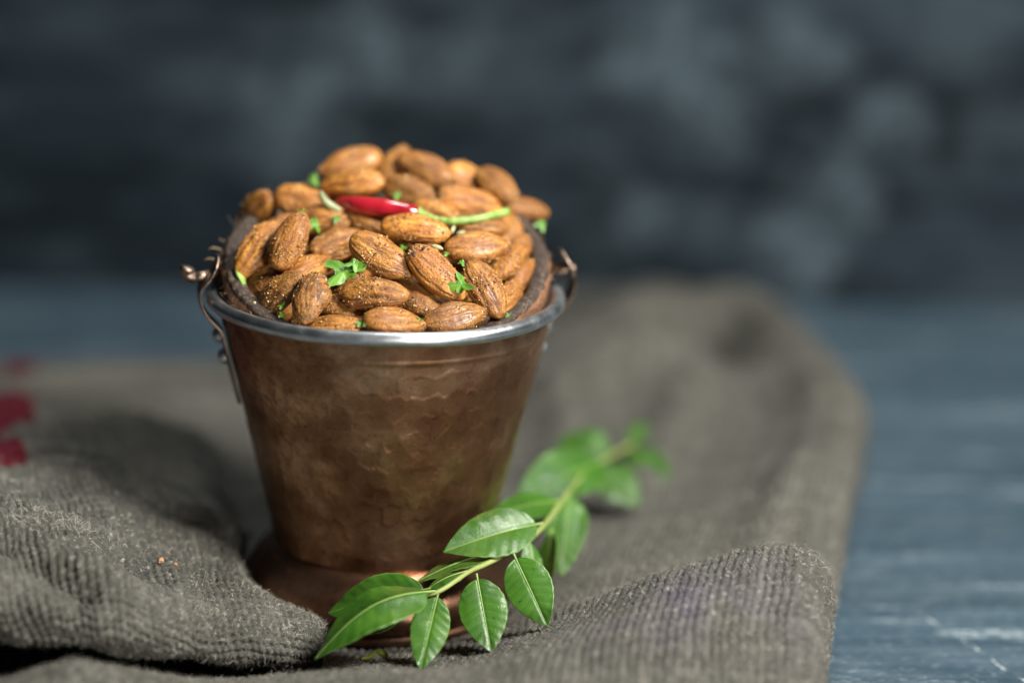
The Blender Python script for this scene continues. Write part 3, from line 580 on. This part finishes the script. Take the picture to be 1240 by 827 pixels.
ALMONDS = [
 ('A1', (-52.8, 29.1, 151.5), (0.035, -0.464, -0.477, 0.745), 23.5, 14.0),
 ('A2', (-33.6, 21.5, 157.3), (0.906, 0.389, 0.028, -0.164), 24.3, 15.0),
 ('A3', (-48.8, -9.9, 144.7), (-0.42, -0.245, -0.368, 0.793), 27.5, 14.0),
 ('A4', (-36.3, -18.6, 150.4), (-0.752, -0.349, 0.309, -0.466), 25.2, 14.2),
 ('A5', (-47.2, -15.7, 133.1), (0.871, 0.245, -0.406, -0.13), 23.5, 14.0),
 ('A6', (-39.0, -32.1, 134.2), (0.871, 0.314, -0.375, -0.054), 23.5, 14.0),
 ('A7', (-27.5, -44.8, 134.9), (0.559, 0.318, 0.134, -0.754), 23.5, 15.0),
 ('A8', (-17.2, -51.9, 125.5), (0.97, 0.205, -0.051, -0.118), 26.2, 14.0),
 ('A9', (-29.9, -19.0, 139.3), (0.918, 0.194, -0.065, 0.341), 23.5, 14.0),
 ('A10', (-18.9, -28.9, 136.8), (-0.168, 0.215, 0.267, -0.924), 23.5, 14.0),
 ('A11', (-18.3, -4.7, 146.4), (0.899, 0.386, -0.02, 0.206), 24.6, 14.0),
 ('A12', (-25.5, 6.4, 153.4), (-0.911, -0.337, 0.046, 0.233), 23.5, 14.0),
 ('A13', (-2.1, -28.4, 147.7), (-0.89, -0.359, -0.156, 0.234), 27.5, 15.0),
 ('A14', (-4.5, -44.9, 137.2), (-0.93, -0.341, 0.065, 0.123), 26.9, 14.0),
 ('A15', (-14.4, -41.1, 129.6), (0.938, 0.252, 0.047, -0.233), 23.5, 14.0),
 ('A16', (3.1, -53.9, 129.0), (0.966, 0.214, 0.101, 0.103), 23.7, 14.0),
 ('A17', (-15.7, 45.6, 168.5), (0.191, 0.049, 0.46, -0.866), 27.5, 14.0),
 ('A18', (-14.3, 24.4, 164.4), (-0.099, 0.102, 0.226, -0.964), 27.2, 14.0),
 ('A20', (-7.3, 5.4, 153.0), (-0.936, -0.186, -0.083, 0.286), 23.5, 14.0),
 ('B1', (1.9, 44.3, 167.9), (-0.823, -0.131, 0.33, -0.443), 23.5, 14.0),
 ('B2', (14.4, 34.1, 169.2), (0.25, 0.065, -0.463, 0.848), 25.6, 14.3),
 ('B3', (32.6, 39.0, 164.0), (0.871, 0.409, 0.274, 0.008), 23.5, 14.0),
 ('B4', (43.5, 29.5, 164.3), (-0.857, -0.241, -0.114, 0.441), 23.5, 14.0),
 ('B5', (8.6, 22.7, 161.6), (-0.843, -0.484, -0.001, 0.236), 23.5, 14.0),
 ('B6', (32.2, 19.6, 158.9), (-0.877, -0.456, -0.146, -0.038), 27.2, 14.7),
 ('B7', (55.1, 36.3, 153.4), (0.97, 0.093, 0.113, 0.193), 23.5, 14.0),
 ('B8', (46.8, 20.7, 148.4), (0.562, 0.256, -0.158, 0.77), 23.5, 15.0),
 ('B9', (51.1, 5.0, 141.5), (0.532, 0.637, 0.227, 0.51), 23.5, 14.0),
 ('B10', (36.0, 2.3, 153.2), (-0.958, -0.259, -0.067, -0.099), 23.5, 14.0),
 ('B11', (10.5, -12.7, 154.5), (-0.93, -0.344, 0.012, 0.126), 27.5, 14.0),
 ('B12', (34.1, -15.9, 148.9), (0.933, 0.338, 0.026, 0.122), 26.7, 14.0),
 ('B14', (18.5, -34.9, 143.0), (-0.842, -0.392, -0.245, 0.277), 27.5, 14.6),
 ('B15', (36.6, -35.4, 137.6), (0.782, 0.338, 0.282, -0.442), 25.5, 14.0),
 ('B16', (45.7, -12.5, 142.4), (-0.871, 0.027, 0.235, -0.43), 23.5, 14.0),
 ('B17', (51.6, -8.1, 134.7), (0.497, 0.693, 0.222, 0.472), 23.5, 14.0),
 ('B18', (45.3, -26.6, 130.9), (0.535, 0.669, 0.257, 0.449), 23.5, 14.0),
 ('B20', (11.6, -33.9, 132.6), (0.886, 0.184, 0.15, -0.399), 23.5, 14.0),
 ('B21', (25.1, -45.6, 128.8), (-0.929, -0.324, 0.035, -0.175), 25.1, 14.0),
 ('B22', (19.7, 10.2, 154.9), (0.901, 0.372, 0.043, -0.218), 23.5, 14.0),
 ('A21', (-41.7, 8.3, 147.9), (0.853, 0.25, -0.102, 0.446), 23.5, 14.0),
 ('F0', (30.5, 30.2, 148.0), (0.928, 0.19, -0.217, 0.237), 24.8, 14.0),
 ('F1', (1.6, -19.1, 124.9), (0.136, -0.062, -0.468, 0.871), 24.0, 14.2),
 ('F2', (-46.1, -7.2, 123.7), (-0.796, -0.348, 0.097, -0.486), 23.5, 14.0),
 ('F3', (-7.3, -41.0, 116.6), (-0.519, -0.305, 0.164, -0.781), 23.5, 14.0),
 ('F4', (21.6, -26.2, 126.3), (-0.292, -0.036, 0.41, -0.863), 23.5, 14.3),
 ('F5', (-10.4, -0.4, 138.4), (0.725, 0.145, -0.504, 0.447), 23.5, 14.0),
 ('F6', (17.9, 35.7, 151.0), (-0.862, -0.468, -0.073, -0.179), 23.5, 14.0),
 ('F7', (-30.6, -14.8, 131.6), (0.943, 0.276, -0.182, -0.036), 24.9, 14.0),
 ('F8', (31.2, -15.8, 133.0), (-0.912, -0.38, 0.009, -0.157), 23.5, 14.0),
 ('F9', (-34.9, 21.6, 145.5), (0.774, 0.255, -0.382, 0.437), 23.9, 14.0),
 ('F10', (-6.2, 28.6, 151.2), (-0.21, 0.075, 0.399, -0.89), 23.5, 14.0),
 ('F11', (28.5, 0.7, 140.0), (0.875, 0.321, -0.21, 0.296), 25.9, 15.0),
 ('F12', (-13.2, 44.3, 151.1), (-0.455, -0.457, 0.225, -0.73), 26.2, 15.0),
 ('F13', (24.3, 16.2, 147.3), (0.376, 0.084, -0.338, 0.859), 23.5, 14.0),
 ('F14', (13.5, -12.1, 138.4), (0.721, 0.241, -0.433, 0.484), 24.5, 14.0),
 ('F15', (34.0, -29.7, 118.0), (0.876, 0.293, -0.225, 0.31), 24.8, 14.0),
 ('F16', (-37.7, 8.6, 138.1), (0.788, 0.332, -0.291, 0.429), 25.4, 14.5),
 ('F17', (3.7, -35.5, 124.0), (-0.487, -0.398, 0.253, -0.735), 23.5, 14.0),
 ('F18', (-4.5, 15.1, 148.4), (0.45, 0.244, -0.345, 0.787), 23.5, 14.2),
 ('F19', (10.6, 22.1, 147.7), (-0.48, -0.435, 0.252, -0.719), 26.2, 14.0),
 ('F20', (-17.7, -10.5, 129.2), (-0.43, -0.213, 0.335, -0.811), 23.5, 14.0),
 ('F21', (-27.1, 36.7, 148.9), (-0.15, 0.02, 0.505, -0.85), 25.9, 14.0),
 ('F22', (6.1, -1.6, 142.4), (0.862, 0.404, -0.125, 0.279), 24.3, 14.0),
 ('F23', (-13.1, -25.1, 129.1), (-0.748, -0.245, 0.236, -0.57), 23.5, 14.1),
 ('F24', (-17.0, 11.9, 144.6), (0.396, 0.363, -0.259, 0.803), 25.2, 14.0),
 ('F25', (42.7, -8.2, 124.8), (-0.874, -0.462, -0.03, -0.147), 23.5, 14.2),
 ('F26', (44.3, 2.3, 131.1), (-0.067, 0.221, -0.424, 0.876), 23.5, 14.9),
 ('F27', (14.6, 7.9, 142.0), (-0.711, -0.187, 0.427, -0.526), 23.5, 14.0),
 ('F28', (-28.0, -30.5, 122.2), (-0.786, -0.382, 0.232, -0.427), 25.6, 14.0),
 ('F29', (18.8, -39.3, 119.0), (-0.895, -0.3, 0.174, -0.282), 23.6, 14.0),
 ('F30', (-27.8, -0.1, 134.2), (-0.358, -0.395, 0.176, -0.828), 24.4, 14.0),
 ('F31', (6.2, 43.3, 152.0), (-0.827, -0.339, 0.264, -0.361), 26.9, 14.7),
 ('F32', (-40.7, -21.7, 124.0), (-0.853, -0.496, 0.156, 0.037), 23.5, 14.0),
 ('F33', (38.8, 17.8, 135.1), (-0.829, -0.294, 0.309, -0.361), 25.8, 14.8),
 ('F34', (-21.0, 23.4, 149.4), (-0.469, -0.371, 0.236, -0.766), 23.5, 14.7),
]
ALMOND_LABELS = {'A1': 'almond on the far left, half hidden behind the coconut shell edge',
 'A10': 'almond lying under the largest coriander leaf',
 'A11': 'rough wrinkled almond left of the plump central one, above the coriander leaf',
 'A12': 'pale almond left of the heap centre, just below the chilli tip',
 'A13': 'plump wrinkled almond slanting down right at the centre of the heap',
 'A14': 'horizontal golden almond at the front, with fine lengthwise ridges, pointing right',
 'A15': 'shaded almond beneath the horizontal golden one at the front',
 'A16': 'striped almond against the front rim, right of the green stalk scrap',
 'A17': 'topmost almond at the back left of the heap',
 'A18': 'shiny almond lying just above the red chilli tip',
 'A2': 'broad pale almond in the back left, right of the far left one',
 'A20': 'almond showing below the middle of the red chilli pod',
 'A21': 'almond deep between the broad pale one and the upright golden one',
 'A3': 'long slanting almond against the left wall of the coconut shell',
 'A4': 'upright golden almond standing right of the long slanting left one',
 'A5': 'almond tucked low between the left shell wall and the spice crusted one',
 'A6': 'spice crusted almond at the left front, resting by the shell edge',
 'A7': 'round almond thickly crusted in ground spice at the left front',
 'A8': 'reddish almond showing only its top above the left front rim',
 'A9': 'almond tucked under the upright golden one, left of the big coriander leaf',
 'B1': 'steep almond at the very top, between the two highest ones',
 'B10': 'shaded almond beneath the green chilli stalk',
 'B11': 'oval almond just in front of the red chilli pod',
 'B12': 'reddish almond with a dark ridge, right of centre below the stalk',
 'B14': 'pitted almond slanting down right, with two black specks at its upper end',
 'B15': 'steep almond at the right front with a bright pointed lower end',
 'B16': 'small tilted almond right of the reddish ridged one',
 'B17': 'shaded almond deep by the right wall of the shell',
 'B18': 'small spiced almond between the steep right one and the shell edge',
 'B2': 'dark ridged almond at the top right of the heap crest',
 'B20': 'shaded almond in the gap right of the horizontal golden one',
 'B21': 'spice dusted almond against the front rim at the right',
 'B22': 'shaded almond under the joint of chilli and stalk',
 'B3': 'blurred almond sloping down the back right of the crest',
 'B4': 'farthest right almond on the back slope',
 'B5': 'almond just behind the green end of the red pod',
 'B6': 'broad ridged almond right behind the green chilli stalk',
 'B7': 'almond poking its pointed tip over the right shell edge',
 'B8': 'broad smooth almond at the right, under the stalk tip',
 'B9': 'small almond end at the far right beside the shell wall'}
CRUST = {'A7': 1.0, 'A6': .8, 'A11': .75, 'B21': .6, 'A10': .6, 'B20': .7, 'A15': .7}
VARIANT = {'A7': 7, 'A11': 7, 'A6': 3, 'B21': 6}
for i, (nm, P, q, L, Wd) in enumerate(ALMONDS):
    me, cm = ALM[VARIANT.get(nm, (i*5+i//8) % 7)]
    o = obj('almond', me); o.location = Vector(P)*MM; o.rotation_mode = 'QUATERNION'; o.rotation_quaternion = Quaternion(q)
    o.scale = (L/24.5*1.0, Wd/14*1.0, 1.04)
    o.color = (1-CRUST.get(nm, .12*(i % 4)), 1, 1, 1)
    c = obj('spice_crumbs', cm, o); c['kind'] = 'stuff'
    if nm[0] == 'F':
        tag(o, 'brown almond of the buried layers, only glimpsed through gaps under the top almonds', 'almond', 'buried almonds under the heap')
    else:
        tag(o, ALMOND_LABELS[nm], 'almond', 'almonds heaped in the coconut shell')

# ------------------------------------------------------------------ chilli, herbs, seeds
CAM = Vector((0, -687.4, 299.5))
chilli = tag(empty('chilli'), 'small glossy red chilli with a long green stalk lying on the almonds', 'chilli')
C = spline([[-20.6, 13.0, 159.9], [-16.7, 9.5, 159.7], [-9.5, 3.9, 159.9], [-1.2, 1.1, 159.5], [6.4, 0.3, 158.5], [12.1, 0.6, 157.6]], 8); u = np.linspace(0, 1, len(C))
rad = np.interp(u, [0, .04, .15, .35, .6, .85, .95, 1], [.2, .9, 2.2, 3.4, 3.9, 3.6, 3.2, 2.2])
V, Fc = tube(C, rad, 24); obj('pod', data_mesh('pod', V, Fc, M_CHILLI), chilli)
C = spline([[11.2, 0.7, 157.7], [14.0, 0.3, 157.1], [18.5, -2.3, 156.1], [25.4, -4.8, 156.5], [35.0, -2.2, 157.2], [40.9, 1.7, 157.9], [46.3, 6.7, 158.3]], 8); u = np.linspace(0, 1, len(C))
rad = np.interp(u, [0, .06, .16, .35, .9, 1], [2.9, 2.6, 1.9, 1.5, 1.5, 1.7])
V2, F2 = tube(C[:6], np.array([3.0, 3.5, 3.4, 2.9, 2.3, 1.8]), 16); obj('calyx', data_mesh('calyx', V2, F2, M_STALK), chilli)
V, Fc = tube(C, rad*(1+.10*np.sin(np.arange(len(C))*1.7)), 14); obj('stalk', data_mesh('stalk', V, Fc, M_STALK), chilli)

def herb_mesh(lobes, size, seed, curl=.25):
    r = np.random.default_rng(seed); n = 72; t = np.linspace(-math.pi, math.pi, n, endpoint=False)
    R = .62+.0*t
    for k in range(lobes):
        c = -2.2+4.4*k/max(lobes-1, 1); R = np.maximum(R, (.55+.2*r.random())*np.exp(-((t-c)/.50)**2)+.42)
    R *= 1+.05*np.sin(t*13+r.uniform(0, 6)); R = np.where(np.abs(t) > 2.7, R*.55, R)
    V = []; nr = 6; ph = r.uniform(0, 6)
    for side in (1, -1):
        for k in range(nr+1):
            q = k/nr
            for a, rr_ in zip(t, R):
                x, y = q*rr_*math.cos(a), q*rr_*math.sin(a)*.8
                z = curl*1.6*(x*x*.7-y*y*.9)+.13*math.sin(5*a+ph)*q*q+side*.022*(1-q**3); V.append((x*size, y*size, z*size))
    V = np.array(V); f = grid_faces(nr+1, n, True); m_ = (nr+1)*n; Fc = np.concatenate([f, f[:, ::-1]+m_])
    j = np.arange(n); a = nr*n; Fc = np.concatenate([Fc, np.stack([a+j, m_+a+j, m_+a+(j+1) % n, a+(j+1) % n], -1)])
    ang = np.tile(np.tile(t, nr+1), 2); vein = np.clip(1-np.abs(np.sin(ang*lobes*.5+.3))*6, 0, 1)*.6
    return data_mesh('herb', V, Fc, M_HERB, attrs=dict(vein=vein))
def orient(o, P, xdir_px, tilt=(0, 0)):
    """lie facing the viewer's side of the heap, long axis turned by an angle"""
    P = Vector(P); d = (CAM-P).normalized(); n = (d*.75+Vector((0, 0, 1))*.55+Vector((tilt[0], 0, tilt[1]))).normalized()
    side = Vector((0, 0, 1)).cross(d).normalized(); up = d.cross(side); a = math.radians(xdir_px)
    x = side*math.cos(a)+up*math.sin(a); x = (x-n*x.dot(n)).normalized(); y = n.cross(x)
    o.matrix_world = Matrix.Translation(P*MM) @ Matrix((x, y, n)).transposed().to_4x4()
HERBS = [
 ([-16.2, -33.0, 142.8], 3, 9.4, 12, (0, 0.2), 'largest green coriander leaf, lying on the left front almonds'),
 ([-12.4, -33.3, 145.5], 2, 3.6, 60, (0.2, 0), 'curled coriander scrap at the right end of the largest leaf'),
 ([27.1, -40.4, 140.2], 3, 5.6, -40, (0, 0), 'lobed coriander leaf on the steep right front almond'),
 ([-28.3, -1.2, 153.2], 2, 4.4, 80, (0.4, -0.3), 'narrow green scrap above the upright golden almond'),
 ([-32.2, -12.1, 160.2], 2, 2.4, 20, (0, 0), 'tiny green scrap on the broad pale almond at back left'),
 ([-30.5, 34.3, 163.9], 1, 4.2, 85, (-0.3, 0), 'blurred green scrap on the back left outline of the heap'),
 ([-19.5, -0.8, 155.9], 2, 2.4, 30, (0, 0), 'small bright green scrap just below the chilli tip'),
 ([-9.3, -56.7, 129.5], 3, 1.9, 20, (0, 0), 'tiny curly green scrap by the front rim'),
 ([-38.5, -40.7, 130.9], 3, 1.6, 40, (0, 0), 'upper of two tiny green scraps at the left front'),
 ([-37.8, -44.5, 128.5], 3, 1.6, -20, (0, 0), 'lower of two tiny green scraps at the left front'),
 ([3.2, 18.3, 161.7], 1, 2.8, 45, (0, 0), 'small green scrap behind the middle of the red pod'),
 ([12.0, -53.8, 130.3], 3, 1.4, 0, (0, 0), 'tiny green scrap on the striped front almond'),
 ([27.5, -32.6, 146.8], 2, 2.0, 70, (0, 0), 'small green scrap between the pitted and the steep almond'),
 ([22.1, -27.5, 148.9], 2, 1.6, 10, (0, 0), 'tiny green scrap beside the pale fennel seed'),
 ([5.8, -23.0, 149.8], 1, 2.6, -20, (0, 0), 'green scrap showing between the central and the oval almond'),
 ([60.9, 21.1, 150.4], 2, 3.6, 60, (0.3, 0), 'blurred green scrap on the right shell edge'),
 ([43.8, -58.2, 133.9], 2, 1.3, 0, (0, 0), 'tiny green scrap on the right front shell edge'),
]
for i, (P, lob, size, ang, tilt, label) in enumerate(HERBS):
    o = obj('coriander_leaf', herb_mesh(lob, size, 60+i, .3+.15*(i % 3))); orient(o, P, ang, tilt)
    tag(o, label, 'herb leaf', 'coriander scraps on the almonds')
def rod(name, pts, rad, mat, label, cat, flat=1.0):
    C = spline(pts, 6); u = np.linspace(0, 1, len(C)); V, Fc = tube(C, np.interp(u, np.linspace(0, 1, len(rad)), rad), 12, True, flat)
    c = np.array(V).mean(0); o = obj(name, data_mesh(name, np.array(V)-c, Fc, mat)); o.location = Vector(c)*MM; return tag(o, label, cat)
rod('herb_stalk', [[-26.3, 11.2, 163.4], [-24.6, 7.3, 160.9], [-21.9, 5.6, 159.1], [-18.4, 4.9, 157.7]], [.9, 1.5, 1.6, 1.0], M_PALE, 'pale grey green stalk piece touching the chilli tip', 'herb stalk')
rod('herb_stalk', [[-57.4, -11.2, 141.9], [-56.3, -13.1, 139.2], [-54.7, -17.2, 136.0], [-52.8, -22.4, 132.9]], [.5, 1.9, 2.0, .4], M_STALK, 'pale green sliver between the left shell wall and the almonds', 'herb stalk', .45)
rod('herb_stalk', [[-7.8, -58.1, 128.4], [-7.5, -56.5, 130.4], [-7.2, -54.0, 132.2]], [.7, .75, .7], M_STALK, 'short upright green stalk scrap at the front rim', 'herb stalk')
def seed(name, P, L, Wd, ang, mat, label, cat):
    s = np.linspace(0, 1, 12); C = [((q-.5)*L, 0, .12*L*math.sin(q*3.1)) for q in s]; r = Wd/2*np.sqrt(np.clip(1-(2*s-1)**2, .01, 1))
    V, Fc = tube(C, r, 12); o = obj(name, data_mesh(name, V, Fc, mat)); orient(o, P, ang); return tag(o, label, cat)
seed('fennel_seed', [18.3, -27.7, 151.1], 5.0, 1.7, -18, M_FENNEL, 'pale fennel seed at the upper end of the pitted almond', 'seed')
seed('fennel_seed', [24.7, -7.7, 153.5], 4.4, 1.7, 75, M_FENNEL, 'upright pale fennel seed at the right end of the oval almond', 'seed')
seed('fennel_seed', [27.8, -9.2, 152.6], 4.0, 1.8, 25, M_FENNEL, 'pale fennel seed under the chilli stalk', 'seed')
seed('black_speck', [9.7, -36.6, 150.4], 2.6, 1.1, 80, M_BLACK, 'left black speck on the pitted almond', 'speck')
seed('black_speck', [13.3, -34.8, 152.3], 2.2, 1.1, 60, M_BLACK, 'right black speck on the pitted almond', 'speck')
seed('spice_grain', [-48.4, -35.8, 130.7], 1.3, 1.1, 0, M_FENNEL, 'pale grain at the left front of the shell edge', 'grain')

# ------------------------------------------------------------------ curry leaf sprig
sprig = tag(empty('curry_leaf_sprig'), 'fresh green curry leaf sprig leaning against the foot of the bucket', 'leaf sprig')
STEM = [[11.4, -78.7, 33.4], [20.5, -80.7, 36.3], [31.6, -70.2, 39.5], [38.2, -63.3, 39.8], [50.4, -49.4, 40.5], [62.5, -27.2, 41.2], [81.8, 36.7, 36.2], [95.1, 75.7, 30.4], [117.9, 126.1, 22.8]]
C = spline(STEM, 8); rad = np.interp(np.linspace(0, 1, len(C)), [0, .1, 1], [.7, .85, 1.2])
V, Fc = tube(C, rad, 12); stem_o = obj('stem', data_mesh('stem', V, Fc, M_STEM), sprig)
def curry_leaf(B, T, Wd, n, bendk, fold, seed, twist=0.0):
    r = np.random.default_rng(seed); B, T, n = np.array(B), np.array(T), np.array(n); L = np.linalg.norm(T-B); ax = (T-B)/L; n = n-(n@ax)*ax; n /= np.linalg.norm(n); sd = np.cross(n, ax)
    nu, nv = 100, 31; s = np.linspace(0, 1, nu); q = np.linspace(-1, 1, nv); S, Q = np.meshgrid(s, q, indexing='ij')
    pet = .07; ss = np.clip((S-pet)/(1-pet), 0, 1)
    w = 1.08*Wd/2*(ss**.62)*((1-ss)**.93)/.382; w = np.maximum(w, .45)
    serr = 1+.012*np.sin(S*60+r.uniform(0, 6))*np.abs(Q)**6
    tw = twist*(S-.3)
    across = w*Q*serr; h = fold*np.abs(across)*(.55+.45*(1-S))+bendk*L*(np.sin(np.pi*S)*(1-.2*S))-.018*across**2*np.sign(fold if fold else 1)
    vn = np.abs(((S*9.5-np.abs(Q)*1.1) % 1)-.5)*2; side_v = np.clip(1-vn*6, 0, 1)*(np.abs(Q) > .04)*(ss > .02)*np.clip(1.1-np.abs(Q), 0, 1)
    h = h+.20*(vn-.5)*np.clip(w/4, 0, 1)*np.abs(Q)-.30*np.exp(-(across/.5)**2)+.8*vnoise(np.stack([S.ravel()*L, across.ravel()], -1), 7, seed, 2).reshape(S.shape)*np.abs(Q)
    ca, sa_ = np.cos(tw), np.sin(tw); a2 = across*ca-h*0*sa_; h2 = h+across*sa_
    Pt = B+ax*(S*L)[..., None]+sd*a2[..., None]+n*h2[..., None]
    Pb = Pt-n*.22
    V = np.concatenate([Pt.reshape(-1, 3), Pb.reshape(-1, 3)]); f = grid_faces(nu, nv); m_ = nu*nv; Fc = np.concatenate([f, f[:, ::-1]+m_])
    lp = np.array([i*nv for i in range(nu)]+[(nu-1)*nv+k for k in range(1, nv)]+[i*nv+nv-1 for i in range(nu-2, -1, -1)]+list(range(nv-2, 0, -1))); l2 = np.roll(lp, -1)
    Fc = np.concatenate([Fc, np.stack([l2, lp, lp+m_, l2+m_], -1)])
    edge_ = np.clip((np.abs(Q)-.93)/.07, 0, 1)*.75
    vein = np.clip(np.maximum(side_v*.32, edge_*.8), 0, 1)
    lo = obj('leaf', data_mesh('leaf', V, Fc[:, ::-1], M_LEAF, attrs=dict(vein=np.tile(vein.ravel(), 2))), sprig)
    mid = Pt[:, nv//2]+n*.12; V, Fc = tube(mid, np.interp(s, [0, .1, 1], [.5, .27, .08]), 8); obj('midrib', data_mesh('midrib', V, Fc, M_RIB), lo)
LEAVES = [
 ([20.5, -80.7, 36.3], [14.2, -97.0, 13.2], 13.9, [0.014, -0.819, 0.574], -0.02, 0.1, 0.05),
 ([19.3, -81.4, 36.9], [-23.1, -98.2, 18.1], 21, [-0.255, -0.361, 0.897], 0.2, -0.5, 0.25),
 ([18.0, -74.6, 34.9], [-19.6, -66.4, 21.2], 18, [-0.372, -0.71, 0.597], 0.08, -0.2, 0),
 ([13.0, -74.7, 29.7], [-8.9, -63.5, 12.0], 12.7, [-0.691, -0.42, 0.589], 0.05, -0.15, 0),
 ([34.5, -71.4, 39.5], [39.7, -90.5, 17.3], 17.9, [-0.107, -0.766, 0.634], -0.02, 0.12, -0.1),
 ([48.5, -62.9, 43.9], [60.5, -81.0, 23.1], 17.6, [-0.184, -0.792, 0.583], 0.03, 0.12, 0.1),
 ([60.4, -45.5, 49.4], [22.7, -59.2, 42.9], 20, [0.095, -0.627, 0.773], 0.06, 0.3, 0),
 ([44.0, -53.0, 40.8], [12.4, -67.1, 34.2], 13.5, [-0.232, 0.066, 0.97], 0.05, -0.3, 0),
 ([30.9, -70.9, 40.3], [16.8, -74.5, 34.9], 7.4, [-0.302, -0.212, 0.929], 0.08, -0.5, 0),
 ([76.8, 15.2, 40.0], [71.3, -20.0, 17.1], 17.4, [-0.03, -0.542, 0.84], 0.06, -0.2, 0.1),
 ([66.4, -21.2, 37.5], [64.7, -36.0, 17.6], 11.1, [-0.811, -0.434, 0.392], 0.04, 0.2, 0),
 ([97.8, 62.7, 36.6], [55.0, 29.8, 27.0], 27, [0.149, -0.451, 0.88], 0.1, -0.2, 0.2),
 ([104.3, 93.6, 29.8], [80.1, 107.9, 30.1], 18.9, [-0.242, -0.427, 0.871], 0.1, -0.2, 0),
 ([117.7, 124.0, 22.7], [131.5, 94.0, 8.3], 17.3, [-0.312, -0.524, 0.793], 0.08, -0.2, 0),
 ([94.8, 75.4, 29.3], [112.9, 58.2, 17.2], 17.2, [-0.129, -0.658, 0.742], 0.08, -0.2, 0),
 ([118.2, 127.9, 22.2], [125.3, 147.6, 27.4], 10.2, [-0.088, -0.224, 0.971], 0.02, -0.1, 0),
 ([72.3, 3.1, 40.2], [40.6, -24.9, 43.5], 13.6, [0.382, -0.33, 0.863], 0.06, -0.3, 0.1),
 ([88.7, 54.5, 34.8], [73.7, 67.0, 38.6], 15.9, [-0.156, -0.454, 0.877], 0.05, -0.2, 0),
 ([55.8, -39.4, 40.5], [58.3, -51.5, 19.9], 9.5, [0.412, -0.763, 0.498], 0.05, -0.2, 0),
]
for i, (B, T, Wd, n, bend, fold, tw) in enumerate(LEAVES):
    curry_leaf(B, T, Wd, n, bend, fold, 90+i, tw)

# ------------------------------------------------------------------ scraps on the cloth
flapP = G.reshape(-1, 3)
def on_flap(x, y):
    d = np.hypot(flapP[:, 0]-x, flapP[:, 1]-y); c = flapP[d < 1.2]; return (x, y, float(c[:, 2].max())) if len(c) else (x, y, 40)
for (x, y, sz, lab) in ((-80.7, -62.5, 1.25, 'orange spice crumb lying on the folded sack left of the bucket'), (-75.2, -63.0, .7, 'smaller dull orange crumb right of the other on the folded sack')):
    r = np.random.default_rng(int(-x)); P = on_flap(x, y); q = np.array([[math.cos(a)*math.cos(e), math.sin(a)*math.cos(e), math.sin(e)] for e in (-1.2, -.5, .2, .8, 1.4) for a in np.linspace(0, 6.283, 7)[:-1]])*r.uniform(.7, 1.2, (30, 1))*sz
    o = obj('spice_crumb', data_mesh('spice_crumb', q, grid_faces(5, 6, True)[:, ::-1], M_CRUMB, smooth=False)); o.location = Vector((P[0], P[1], P[2]+sz*.5))*MM; tag(o, lab, 'crumb')
bud = tag(empty('leaf_bud', (-1.5, -78.6, 9.5)), 'tiny yellow green leaf bud on the sack in front of the bucket', 'leaf bud')
V, Fc = tube(spline([(-5.5, 0, -.8), (-3, 0, -.2), (-1.2, 0, 1.2), (0, 0, 2.2)], 5), np.interp(np.linspace(0, 1, 16), [0, .5, 1], [.25, .9, .5]), 8, True, .4); obj('stalk', data_mesh('stalk', V, Fc, M_BUD), bud)
V, Fc = tube(spline([(0, 0, 2.2), (1.6, -.3, 2.0), (3.2, -.5, .9), (3.7, -.5, -.8)], 5), np.interp(np.linspace(0, 1, 16), [0, .3, .7, 1], [.4, 1.3, 1.5, .4]), 10, True, .5); obj('leaf', data_mesh('leaf', V, Fc, M_BUD), bud)
